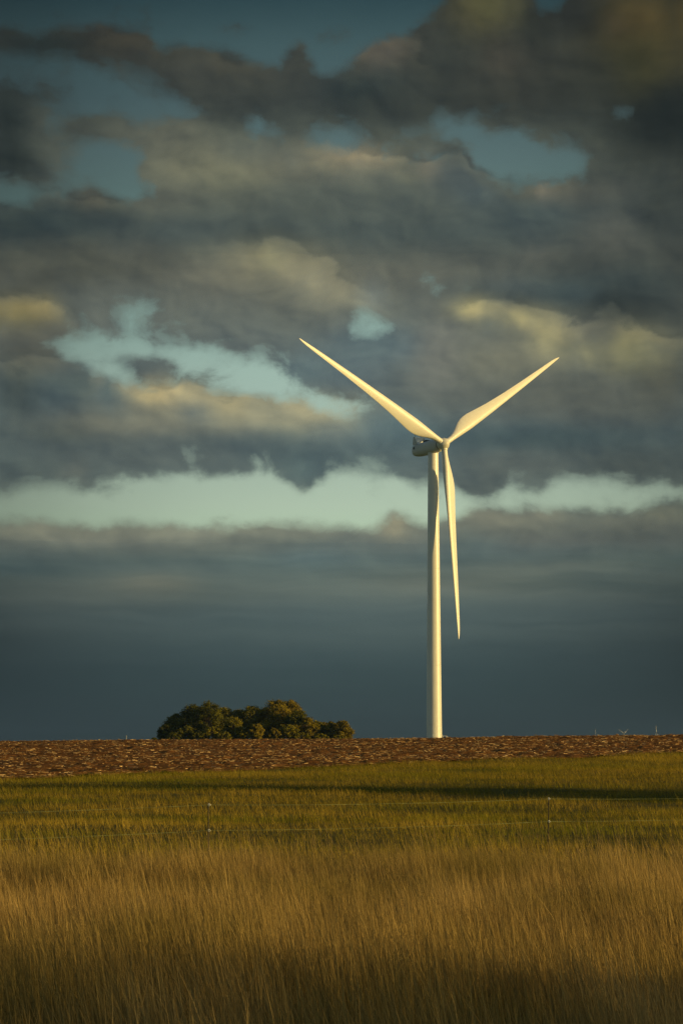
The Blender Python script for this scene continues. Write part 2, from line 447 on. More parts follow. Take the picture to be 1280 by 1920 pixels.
def build_turbine(label, group):
    root = empty('wind_turbine', (TX, TY, TB))
    tag(root, label, 'wind turbine', group)
    hub_l = HUB - Vector((TX, TY, TB))
    ztop = hub_l.z - 1.95
    # tower
    m = MB(); n = 48; rings = []
    for i in range(25):
        f = i / 24; r = 2.12 + (1.40 - 2.12) * f
        rings.append([Vector((r * math.cos(2 * math.pi * k / n), r * math.sin(2 * math.pi * k / n), -0.3 + f * (ztop + 0.3))) for k in range(n)])
    m.loft(rings)
    tw = m.build('tower', M_PAINT, root)
    for zz in (0.27, 0.60):       # welded section flanges
        r = 2.12 - 0.72 * zz; m = MB()
        m.loft([[Vector((rr * math.cos(2 * math.pi * k / n), rr * math.sin(2 * math.pi * k / n), zz * ztop + dz)) for k in range(n)] for rr, dz in ((r + .005, -.09), (r + .018, -.07), (r + .018, .07), (r - 0.0, .09))], False)
        m.build('flange', M_PAINT, tw)
    # foundation ring, door and stair on the sunny side
    m = MB(); m.loft([[Vector((r * math.cos(2 * math.pi * k / n), r * math.sin(2 * math.pi * k / n), z)) for k in range(n)] for r, z in ((2.9, -.4), (2.9, .12), (2.75, .2), (2.15, .2))], False)
    m.build('foundation_ring', simple('concrete', (0.4, 0.39, 0.36), 0.9, 0.2), root)
    m = MB(); m.box((2.12, -0.0, 2.35), (0.08, 0.95, 2.1)); m.box((2.13, 0, 3.45), (0.14, 1.1, 0.12))
    m.build('door', M_NAC, root, False)
    st = MB()
    st.box((2.75, 0, 1.25), (1.15, 1.1, 0.06))
    for i in range(6):
        st.box((3.42 + 0.22 * i, 0, 1.05 - 0.19 * i), (0.24, 1.0, 0.045))
    for sy in (-.54, .54):
        st.tube([(3.3, sy, 1.22), (4.65, sy, 0.0)], .05, 6)
        for x_ in (2.35, 3.3): st.tube([(x_, sy, 1.2), (x_, sy, -0.1)], .05, 6)
    stair = st.build('staircase', M_GALV, root, False)
    for sy in (-.56, .56):
        hr = MB()
        for dz in (1.1, .6):
            hr.tube([(2.22, sy, 1.25 + dz), (3.3, sy, 1.25 + dz), (4.65, sy, dz)], .06, 6)
        for x_, z_ in ((2.3, 1.25), (3.3, 1.25), (4.0, .62), (4.62, .05)): hr.tube([(x_, sy, z_), (x_, sy, z_ + 1.1)], .06, 6)
        hr.build('handrail', M_GALV, stair)
    # nacelle (local frame: Y runs back along the shaft)
    prof = [(1.75, 1.0), (1.80, 1.42), (2.1, 1.66), (2.9, 1.78), (4.5, 1.84), (7.5, 1.86), (10.4, 1.82), (11.4, 1.74), (11.9, 1.56), (12.15, 1.25), (12.22, 0.8)]
    m = MB(); n2 = 40; rings = []
    for y, r in prof:
        ring = []
        for k in range(n2):
            a_ = 2 * math.pi * k / n2; ca, sa = math.cos(a_), math.sin(a_)
            ex = 2 / 2.7
            X = r * math.copysign(abs(ca) ** ex, ca) * 0.97; Z = r * math.copysign(abs(sa) ** ex, sa)
            if Z < 0: Z *= 1.0 - 0.09 * sstep(8.5, 11.2, y)
            ring.append(Vector((X, y, Z - 0.02)))
        rings.append(ring)
    m.loft(rings)
    nac = m.build('nacelle', M_NAC, root, True, 50)
    nac.location = hub_l; nac.rotation_euler = (-TILT, 0, PSI)
    for sx_ in (-1.81, 1.81):
        m = MB(); m.box((sx_, 10.7, 0.45), (0.06, 0.6, 0.6)); m.build('vent', M_DARK, nac, False)
    sm = sphere_of_rev([(1.30, 1.28), (1.78, 1.28)], 28); sm.build('main_shaft_seal', M_DARK, nac)
    # cooler standing on the rear roof
    cm = MB(); Rx = Matrix.Rotation(R(-14), 3, 'X')
    cm.box((0, 10.55, 2.85), (3.2, 0.22, 1.55), Rx)
    co = cm.build('cooler', M_PAINT, nac, False)
    for sx in (-1.66, 1.66):
        cm = MB(); cm.add([(sx - .05, 9.1, 1.45), (sx - .05, 11.3, 1.45), (sx - .05, 10.85, 3.6), (sx - .05, 10.3, 3.6), (sx + .05, 9.1, 1.45), (sx + .05, 11.3, 1.45), (sx + .05, 10.85, 3.6), (sx + .05, 10.3, 3.6)],
               [(0, 1, 2, 3), (7, 6, 5, 4), (0, 4, 5, 1), (1, 5, 6, 2), (2, 6, 7, 3), (3, 7, 4, 0)])
        cm.build('cooler_bracket', M_NAC, co, False)
    for sx in (-1.1, 1.1):
        cm = MB(); cm.tube([(sx, 10.75, 3.45), (sx, 10.75, 4.25)], .045, 6); cm.tube([(sx - .18, 10.75, 4.25), (sx + .18, 10.75, 4.25)], .05, 6)
        cm.build('wind_sensor', M_DARK, co)
    cm = MB(); cm.box((-0.35, 6.9, 1.95), (1.3, 1.6, 0.34)); cm.build('roof_hatch', M_DARK, nac, False)
    yb = MB(); yb.tube([(0, 0, ztop - .15), (0, 0, ztop + .35)], 1.52, 40); yb.build('yaw_ring', M_PAINT, root)
    # spinner with its three blades
    prof = [(1.42, 1.36), (1.25, 1.50), (0.7, 1.66), (0, 1.66), (-0.55, 1.53), (-1.0, 1.2), (-1.35, 0.86), (-1.58, 0.48), (-1.66, 0.12)]
    sp = sphere_of_rev(prof).build('spinner', M_SPIN, root, True, 60)
    sp.location = hub_l; sp.rotation_euler = (-TILT, 0, PSI)
    bm_ = blade_mesh()
    col_m = MB(); col_m.tube([(0, 0, 1.2), (0, 0, 1.62), (0, 0, 1.72)], [.90, .90, .82], 32); cme = col_m.mesh('root_collar'); cme.materials.append(M_PAINT)
    for k in range(3):
        b = link('blade', bm_, M_BLADE, sp); b.rotation_euler = (0, A0 + R(60 + 120 * k), 0)
        c_ = link('root_collar', cme, None, sp); c_.rotation_euler = b.rotation_euler
    return root, sp

turb, spin = build_turbine('large white three blade wind turbine standing tall behind the ploughed field', None)

def far_turbine(px, row, dist, yaw, rot, label):
    t = copy_tree(turb)
    x = (px - 640) / FPX * dist
    zh = EYE + (E0 - row) / FPX * dist
    t.location = (x, dist, zh - (HUB.z - TB)); t.rotation_euler = (0, 0, yaw)
    t['label'] = label; t['group'] = 'tiny wind turbines on the horizon'
    for ch in t.children:
        if ch.name.startswith('spinner'): ch.rotation_euler = (ch.rotation_euler.to_matrix() @ Matrix.Rotation(rot, 3, 'Y')).to_euler()
    # ground there must carry it
    return t, x, dist
FAR = [
    (1166, 1375.5, 15000, 0.0, 0.0, 'tiny distant turbine with two blades raised in a V above the field edge'),
    (1226.5, 1376, 14600, 0.1, R(60), 'tiny distant turbine with one blade pointing straight up at right'),
    (1284, 1376, 14800, 0.0, 0.0, 'tiny distant turbine cut off by the right edge, one blade leaning left'),
    (1113, 1380, 17500, 0.1, R(63), 'faintest tiny distant turbine, leftmost on the right hand horizon'),
]

# ------------------------------------------------------------------ trees
def make_tree(x, y, h, w, kind, label, name='broadleaf_tree', group='trees in the far grove', seed=0, leaf=0.34, dens=1.0, low=0.12, shape=1.0, cat='tree', trunk_frac=0.5):
    rg = np.random.default_rng(seed)
    z0 = h1(x, y)
    root = empty(name, (x, y, z0)); tag(root, label, cat, group)
    tk = MB(); r0 = 0.02 * h + 0.03
    ph = h * trunk_frac
    pts = [(0, 0, -0.25)]
    for i in range(1, 6):
        f = i / 5; pts.append((rg.normal(0, .02 * h) * f, rg.normal(0, .02 * h) * f, ph * f))
    tk.tube(pts, [r0 * (1.25 if i == 0 else 1 - .55 * i / 5) for i in range(6)], 8)
    # lobes of foliage, each carried by a limb
    nl = int(26 + 16 * dens + h * 1.4)
    lobes = []
    for i in range(nl):
        f = (i + .5) / nl
        zc = min(.97, low + (1 - low) * (f ** 0.85) * (0.90 + .1 * rg.random()))
        prof = (math.sin(math.pi * min(1, (zc - low) / (1 - low) * .80 + .2)) ** .7) * shape + (1 - shape) * (1 - zc)
        a = i * 2.4 + rg.normal(0, .5); rr = w * .5 * prof * (0.25 + .75 * rg.random() ** .6)
        lobes.append((rr * math.cos(a), rr * math.sin(a), zc * h, (0.075 + .085 * rg.random()) * min(w, h) * (.6 + .4 * prof)))
    for (lx, ly, lz, lr) in lobes[::1]:
        base_z = min(max(0.12 * h, lz * .55), ph * .98)
        f = base_z / ph
        tk.tube([(pts[-1][0] * f, pts[-1][1] * f, base_z), (lx * .5, ly * .5, base_z * .45 + lz * .55), (lx, ly, lz)], [r0 * .38, r0 * .24, r0 * .08], 5)
    tk.build('trunk', M_BARK, root)
    cs, ns = [], []
    for (lx, ly, lz, lr) in lobes:
        k = int(190 * dens * (lr / (0.12 * w + .01)) ** 1.3 + 40)
        d = rg.normal(size=(k, 3)); d /= np.linalg.norm(d, axis=1)[:, None]
        rad = lr * (0.35 + .75 * rg.random(k) ** .7) * (1 + .28 * rg.normal(size=k))
        p = np.array([lx, ly, lz]) + d * rad[:, None] * np.array([1.15, 1.15, .8])
        cs.append(p); ns.append(d)
    c = np.concatenate(cs); d = np.concatenate(ns)
    keep = c[:, 2] > 0.05
    c, d = c[keep], d[keep]
    k = len(c)
    nrm = d + rg.normal(0, .7, (k, 3)); nrm /= np.linalg.norm(nrm, axis=1)[:, None]
    u = np.cross(nrm, rg.normal(size=(k, 3))); u /= np.linalg.norm(u, axis=1)[:, None]; v = np.cross(nrm, u)
    s = (leaf * rg.uniform(.5, 1.3, k))[:, None] * .5; s2 = s * rg.uniform(.5, .9, (k, 1))
    V = np.stack([c - u * s, c - v * s2 + nrm * s * .3, c + u * s, c + v * s2 + nrm * s * .3], 1).reshape(-1, 3)
    me = np_mesh('crown', V, np.arange(k * 4).reshape(-1, 4), 4)
    lobe_r = np.concatenate([np.full(len(p), rg.random()) for p in cs])[keep]
    add_attr(me, 'rnd', np.repeat(np.clip(.5 * rg.random(k) + .5 * lobe_r, 0, 1), 4))
    link('crown', me, M_LEAF[kind], root)
    return root

G = 6.04   # photo px per metre at the grove
trees = [  # photo x, top row, width px, distance, kind, low, label
    (315, 1358, 30, 752, 'dark', .05, 'low dark tree at the left tip of the grove'),
    (334, 1339, 46, 756, 'dark', .08, 'dark rounded tree stepping up from the left tip of the grove'),
    (364, 1322, 62, 760, 'dark', .10, 'broad dark tree left of the highest dark crown in the grove'),
    (392, 1317, 66, 752, 'dark', .10, 'tallest dark green tree in the left half of the grove'),
    (420, 1327, 56, 762, 'olive', .10, 'olive tree just right of the tallest dark crown'),
    (449, 1331, 52, 765, 'olive', .10, 'mid height olive tree in the dip of the grove skyline'),
    (472, 1324, 54, 760, 'olive', .10, 'round topped olive tree left of centre in the grove'),
    (497, 1328, 50, 766, 'russet', .10, 'brownish tree under the saddle before the highest crown'),
    (519, 1312, 62, 758, 'yellow', .10, 'highest tree of the grove with a yellowing broad crown'),
    (545, 1313, 50, 763, 'russet', .10, 'tall russet tinged tree forming the right shoulder of the highest crown'),
    (558, 1332, 50, 752, 'dark', .10, 'dark green tree on the falling right slope of the grove'),
    (574, 1346, 44, 748, 'yellow', .04, 'lower yellow green tree below the right shoulder of the grove'),
    (594, 1352, 30, 752, 'olive', .04, 'slender pale tree in the low right tail of the grove'),
    (608, 1355, 28, 754, 'russet', .04, 'small russet tree in the low right tail of the grove'),
    (622, 1354, 30, 750, 'yellow', .03, 'small yellow green tree second from the right end'),
    (641, 1351, 34, 747, 'russet', .02, 'rounded orange tinted tree at the right end of the grove'),
    (400, 1362, 40, 741, 'olive', .02, 'short olive tree in front of the tallest dark tree'),
    (438, 1344, 42, 742, 'olive', .02, 'cone shaped olive tree in front of the grove middle'),
    (482, 1358, 30, 738, 'yellow', .05, 'pale young tree standing clear in front of the grove'),
    (514, 1366, 26, 738, 'russet', .02, 'small brown tree in front of the highest crown'),
    (540, 1358, 40, 740, 'olive', .02, 'bushy olive tree in front of the right shoulder'),
    (352, 1362, 36, 742, 'dark', .02, 'short dark tree in front of the left dark crowns'),
]
for i, (px, top, wpx, d, kind, low, lab) in enumerate(trees):
    x = (px - 640) / FPX * d
    g_ = FPX / d
    ztop = EYE + (E0 - top) / FPX * d
    hh = ztop - h1(x, d)
    make_tree(x, d, hh * 0.98, wpx / g_ * 1.10, kind, lab, seed=100 + i, low=low, shape=0.62 if 'cone' in lab else 1.0, dens=1.15, leaf=0.42)
# hedge bushes along the foot of the grove
bush_px = [(291, 10, 'low dark bush standing alone left of the grove'), (327, 26, 'dark bush under the left tip of the grove'), (376, 28, 'dark bush at the foot of the tallest dark tree'),
           (421, 26, 'olive bush at the foot of the grove left of the cone shaped tree'), (462, 28, 'olive bush at the foot of the grove left of the pale young tree'),
           (500, 26, 'bush between the pale young tree and the small brown tree'), (566, 26, 'olive bush at the foot of the falling right slope'), (600, 24, 'low bush under the slender pale tree'), (633, 22, 'low green bush at the right foot of the grove')]
for i, (px, wpx, lab) in enumerate(bush_px):
    d = 737 + (i % 3); x = (px - 640) / FPX * d
    make_tree(x, d, wpx / G * .55, wpx / G * 1.3, 'dark' if i < 3 else 'olive', lab, name='bush', group='bushes at the foot of the grove', seed=300 + i, low=.02, leaf=.32, dens=.9, cat='bush', trunk_frac=.3)
# a slim marker post on the green rise left of the grove
mp_x = (239 - 640) / FPX * 720
mk = empty('marker_post', (mp_x, 720, h1(mp_x, 720))); tag(mk, 'thin pale marker post on the grassy rise left of the grove', 'post')
m = MB(); m.tube([(0, 0, -.3), (0, 0, 1.7)], .05, 6); m.build('stake', M_GALV, mk)
m = MB(); m.tube([(0, 0, 1.7), (0, 0, 1.85), (0, 0, 1.9)], [.07, .07, .02], 6); m.build('cap', M_INS, mk)

for a_ in FAR: far_turbine(*a_)

# ------------------------------------------------------------------ light
PHI, ELEV = R(71), R(9.0)
sdir = Vector((math.sin(PHI) * math.cos(ELEV), -math.cos(PHI) * math.cos(ELEV), math.sin(ELEV)))
sl = bpy.data.lights.new('sun', 'SUN'); sl.energy = 5.0; sl.angle = R(0.53); sl.color = (1.0, 0.67, 0.215)
so = bpy.data.objects.new('sun', sl); so.rotation_euler = sdir.to_track_quat('Z', 'Y').to_euler(); so.location = (60, -40, 60); col.objects.link(so)

# trees out of the frame to the right whose long shadows cross the meadow
def shade_tree(tipx, tipy, h, w, lab, seed, kind='dark'):
    t = h / math.tan(ELEV)
    for _ in range(6):   # account for the ground height at both ends
        bx = tipx + math.sin(PHI) * t; by = tipy - math.cos(PHI) * t
        t = (h + h1(bx, by) - h1(tipx, tipy)) / math.tan(ELEV)
    make_tree(bx, by, h, w, kind, lab, name='broadleaf_tree', group='field trees beyond the right of the view', seed=seed, leaf=.5, dens=2.2, low=.2)
shade_tree(-13.0, 73.8, 17.0, 7.5, 'tall field tree right of the view whose long shadow crosses the meadow', 501)
shade_tree(2.0, 65.0, 15.0, 5.0, 'smaller field tree right of the view beside the tall one', 502)

# unseen hedge added out of frame right, only to shade the nearest grass
def make_shade_hedge(x, y0, y1, h, seed):
    rg = np.random.default_rng(seed)
    root = empty('shade_hedge', (x, (y0 + y1) / 2, h1(x, (y0 + y1) / 2))); tag(root, 'unseen foliage screen added right of the view shading the nearest grass', 'shade_hedge')
    n_ = int((y1 - y0) * 1900)
    yy = rg.uniform(y0, y1, n_); endf = np.clip(np.minimum(yy - y0, y1 - yy) / 3.5, 0, 1) ** .5
    top = h * (0.95 + .12 * fbm(yy / 1.3, yy * 0, 91, 3)) * (0.82 + .18 * endf) * (1 - 0.20 * sstep(-9.0, 6.0, yy))
    q = rg.random(n_)
    zz = top * np.where(rg.random(n_) < .66, q * .66, .62 + .46 * (1 - np.sqrt(q))); xx = rg.normal(0, .55, n_) * (1 - .4 * zz / h)
    c = np.stack([xx, yy - root.location.y, zz], -1)
    nrm = rg.normal(size=(n_, 3)); nrm /= np.linalg.norm(nrm, axis=1)[:, None]
    u = np.cross(nrm, rg.normal(size=(n_, 3))); u /= np.linalg.norm(u, axis=1)[:, None]; v = np.cross(nrm, u)
    s_ = rg.uniform(.06, .14, n_)[:, None]
    V_ = np.stack([c - u * s_, c - v * s_ * .6, c + u * s_, c + v * s_ * .6], 1).reshape(-1, 3)
    me = np_mesh('foliage', V_, np.arange(n_ * 4).reshape(-1, 4), 4); add_attr(me, 'rnd', np.repeat(rg.random(n_), 4))
    link('foliage', me, M_LEAF['olive'], root)
    m = MB()
    for q in np.arange(y0 + .6, y1 - .4, 1.1): m.tube([(0, q - root.location.y, -.2), (.05, q - root.location.y + .1, h * .5), (-.04, q - root.location.y, h * .8)], [.05, .035, .012], 6)
    m.build('stems', M_BARK, root)
make_shade_hedge(26.0, -24.0, 6.0, 7.12, 611)

# ------------------------------------------------------------------ sky (world): clouds laid out by compass direction and elevation
def s2l(c):
    c = np.asarray(c, float) / 255.0
    return np.where(c <= .04045, c / 12.92, ((c + .055) / 1.055) ** 2.4)
CS = 10.0
gx = np.arange(-60, 1341, CS); gy = np.arange(-100, 1441, CS)
GX, GY = np.meshgrid(gx, gy)
def inpoly(poly):
    ins = np.zeros(GX.shape, bool); p = poly
    for i in range(len(p)):
        x1, y1 = p[i]; x2, y2 = p[i - 1]
        c_ = ((y1 > GY) != (y2 > GY)) & (GX < (x2 - x1) * (GY - y1) / (y2 - y1 + 1e-9) + x1)
        ins ^= c_
    return ins.astype(float)
def blur(a, s):
    r = int(math.ceil(3.5 * s / CS)); k = np.exp(-0.5 * (np.arange(-r, r + 1) * CS / s) ** 2); k /= k.sum()
    for ax in (0, 1):
        p = np.pad(a, [(r, r) if i == ax else (0, 0) for i in (0, 1)], mode='edge')
        a = np.apply_along_axis(lambda v: np.convolve(v, k, 'valid'), ax, p)
    return a
gaps = [
    (1, [(-60, 60), (0, 88), (60, 95), (100, 80), (150, 80), (200, 72), (250, 72), (275, 105), (300, 108), (318, 92), (380, 110), (420, 108), (470, 125), (520, 143), (535, 120), (555, 100), (575, 125), (610, 148), (640, 145), (665, 115), (690, 92), (740, 90), (770, 85), (800, 55), (830, 35), (860, 0), (870, -120), (-60, -120)]),
    (1, [(1000, -30), (1120, -30), (1090, 20), (1050, 35), (1015, 30)]),
    (1, [(-60, 140), (0, 130), (80, 125), (130, 130), (180, 150), (230, 165), (280, 190), (340, 205), (380, 225), (370, 232), (300, 230), (260, 235), (225, 240), (215, 225), (200, 232), (170, 240), (120, 235), (100, 260), (60, 240), (20, 200), (-60, 190)]),
    (1, [(150, 290), (190, 282), (230, 285), (275, 282), (270, 305), (245, 325), (250, 350), (285, 350), (280, 370), (230, 388), (195, 370), (165, 358), (130, 365), (100, 380), (60, 385), (20, 395), (-60, 390), (-60, 352), (20, 360), (60, 360), (100, 365), (95, 345), (70, 320), (60, 300), (100, 310), (130, 305)]),
    (.6, [(455, 232), (480, 226), (500, 250), (535, 262), (525, 278), (470, 270), (455, 260)]),
    (.75, [(570, 245), (620, 252), (650, 258), (680, 268), (730, 275), (770, 285), (835, 280), (840, 308), (800, 322), (760, 298), (700, 288), (640, 290), (590, 275)]),
    (1, [(800, 238), (850, 233), (890, 233), (920, 255), (970, 240), (1000, 258), (1030, 290), (1080, 298), (1110, 318), (1120, 342), (1070, 350), (1020, 354), (985, 362), (960, 345), (930, 340), (900, 332), (893, 302), (868, 282), (830, 268)]),
    (.4, [(1150, 218), (1192, 218), (1182, 242), (1155, 238)]),
    (1, [(65, 650), (95, 640), (110, 612), (150, 600), (190, 605), (240, 586), (290, 588), (340, 598), (380, 625), (420, 650), (455, 670), (520, 688), (555, 692), (570, 718), (600, 732), (640, 748), (680, 763), (715, 780), (690, 788), (640, 784), (590, 772), (560, 758), (500, 748), (430, 738), (360, 728), (300, 732), (250, 742), (200, 718), (150, 697), (100, 677)]),
    (.62, [(632, 595), (680, 588), (748, 598), (722, 622), (690, 633), (650, 620)]),
    (.22, [(785, 505), (832, 515), (828, 560), (790, 560)]),
    (1, [(-60, 930), (0, 925), (60, 915), (100, 910), (160, 925), (180, 900), (240, 895), (340, 885), (400, 893), (440, 888), (500, 873), (520, 895), (560, 912), (590, 910), (610, 885), (660, 883), (720, 893), (760, 905), (800, 905), (860, 908), (880, 925), (920, 925), (950, 895), (975, 890), (1000, 905), (1050, 895), (1130, 895), (1200, 905), (1340, 915),
         (1340, 944), (1290, 944), (1215, 950), (1185, 968), (1160, 970), (1110, 960), (1060, 958), (1000, 955), (960, 958), (900, 958), (860, 970), (800, 985), (745, 970), (735, 975), (690, 995), (640, 986), (560, 986), (500, 986), (440, 996), (380, 996), (300, 986), (240, 980), (200, 992), (100, 986), (0, 986), (-60, 986)]),
]
fills = [(.45, [(60, 600), (380, 590), (430, 640), (330, 660), (200, 640), (120, 660)]), (.35, [(230, 590), (400, 600), (420, 660), (300, 650)]), (.3, [(0, 120), (130, 130), (150, 230), (0, 240)]), (.35, [(560, 235), (860, 270), (840, 330), (560, 290)]), (.35, [(40, 290), (140, 300), (120, 370), (20, 350)]), (.3, [(1020, 880), (1300, 890), (1300, 930), (1020, 920)]), (.3, [(-60, 900), (220, 880), (220, 930), (-60, 945)]), (.8, [(188, 673), (262, 674), (332, 694), (344, 714), (258, 714)]), (.8, [(1055, 0), (1060, -40), (1075, -40), (1070, 10)])]
clr = np.zeros(GX.shape)
for w_, p in gaps: clr = np.maximum(clr, w_ * inpoly(p))
for w_, p in fills: clr = clr * (1 - w_ * inpoly(p))
up1 = np.roll(clr, -2, axis=0); up2 = np.roll(clr, -4, axis=0)      # cloud undersides are ragged and thin, tops are crisp
cov = 1.24 - 1.34 * np.maximum(blur(clr, 8.0), np.maximum(.42 * blur(up1, 12.0), .16 * blur(up2, 18.0)))
puffs = [  # x, y, rx, ry, more (+) or less (-) cloud cover
    (440, 68, 35, 12, .45), (558, 118, 14, 20, .6), (640, 80, 22, 12, .4), (610, 95, 12, 20, .25), (470, 242, 26, 18, -.7), (600, 262, 60, 15, -.5), (690, 276, 60, 15, -.6), (800, 302, 42, 13, -.7), (650, 255, 210, 18, -.3),
    (1090, 300, 45, 20, -.4), (1030, 280, 40, 20, -.25), (970, 340, 11, 11, .6), (1170, 226, 16, 11, -.45), (860, 245, 40, 14, .2), (940, 245, 25, 14, .3), (60, 95, 80, 20, -.25), (20, 110, 60, 14, .1),
    (40, 215, 50, 30, .35), (110, 235, 60, 16, .2), (205, 195, 12, 20, .35), (60, 330, 60, 30, .35), (120, 290, 70, 18, -.2), (40, 270, 60, 20, -.15), (230, 300, 40, 20, -.2), (300, 150, 80, 14, -.2), (380, 225, 40, 14, -.35),
    (240, 570, 40, 22, -.3), (290, 590, 60, 18, -.4), (320, 612, 60, 20, .4), (100, 640, 20, 40, .25), (150, 690, 18, 15, .4), (140, 620, 14, 20, .35), (280, 682, 55, 7, .5), (300, 702, 50, 15, .5), (390, 702, 22, 15, .3), (200, 610, 18, 14, .3), (360, 650, 30, 10, .3), (420, 668, 40, 16, .3),
    (645, 610, 16, 14, -.5), (690, 613, 36, 15, -.4), (742, 602, 14, 6, -.5), (800, 520, 10, 14, -.4), (820, 545, 15, 25, -.35), (780, 572, 32, 20, -.25), (575, 702, 20, 20, .6), (870, 545, 40, 14, -.3),
    (40, 855, 40, 22, -.3), (170, 845, 14, 10, -.45), (278, 850, 12, 24, -.4), (350, 850, 16, 14, -.25), (165, 920, 11, 12, .5), (300, 890, 60, 14, .2), (490, 872, 16, 18, -.3), (570, 893, 40, 16, .45), (700, 908, 16, 15, .3), (780, 902, 22, 20, .5), (905, 905, 50, 26, .9), (990, 915, 22, 15, .6),
    (1020, 900, 16, 12, .4), (1145, 945, 10, 6, .5), (1115, 938, 12, 5, .3), (1180, 905, 20, 10, .3), (1270, 908, 22, 16, .5), (745, 978, 17, 14, .9), (440, 990, 30, 8, .3), (560, 988, 30, 8, .3), (640, 870, 60, 10, -.2), (480, 745, 14, 6, .4), (250, 960, 40, 6, .1), (200, 880, 220, 13, .22), (640, 876, 120, 12, .2), (1100, 884, 200, 12, .2), (110, 95, 70, 20, .4), (690, 600, 60, 10, .2), (268, 330, 24, 16, .45), (270, 300, 16, 16, .3), (150, 345, 20, 10, .3), (1120, 330, 26, 16, .3), (880, 300, 14, 14, .25), (640, 612, 14, 20, .3), (300, 768, 80, 22, .55), (400, 768, 90, 22, .5), (520, 785, 110, 18, .5), (350, 745, 22, 8, .4), (430, 745, 30, 8, .3), (215, 735, 26, 20, .6), (120, 700, 50, 14, .3), (930, 880, 30, 14, -.2)]
for cx, cy, rx, ry, a_ in puffs:
    cov = cov + (a_ if a_ > 0 else .48 * a_) * np.exp(-0.7 * (((GX - cx) / rx) ** 2 + ((GY - cy) / ry) ** 2))
cov = np.clip(cov, -0.16, 1.42)

rows = [-100, 0, 100, 200, 300, 400, 450, 520, 600, 700, 780, 850, 950, 1000, 1020, 1050, 1080, 1110, 1150, 1200, 1250, 1300, 1350, 1384, 1440]
cen = np.array([(50, 52, 48), (52, 56, 52), (62, 66, 60), (62, 70, 66), (92, 98, 88), (85, 94, 88), (80, 90, 86), (105, 105, 92), (105, 112, 104), (100, 112, 110), (95, 110, 110), (92, 108, 108), (110, 120, 110), (135, 135, 115), (116, 124, 114), (100, 118, 113), (101, 115, 108), (103, 115, 107), (90, 106, 104), (82, 98, 96), (68, 86, 88), (62, 80, 82), (60, 77, 80), (58, 76, 80), (56, 74, 78)], float)
img = np.stack([np.interp(GY, rows, cen[:, i]) for i in range(3)], -1)
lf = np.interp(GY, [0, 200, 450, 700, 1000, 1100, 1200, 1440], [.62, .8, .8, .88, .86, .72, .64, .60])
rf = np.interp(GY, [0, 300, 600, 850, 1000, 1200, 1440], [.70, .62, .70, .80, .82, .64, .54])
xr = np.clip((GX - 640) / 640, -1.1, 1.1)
img *= np.where(xr < 0, 1 + (lf - 1) * np.abs(xr) ** 2.2, 1 + (rf - 1) * np.abs(xr) ** 2.2)[..., None]  # edge falloff like a lens vignette, painted into the cloud colours
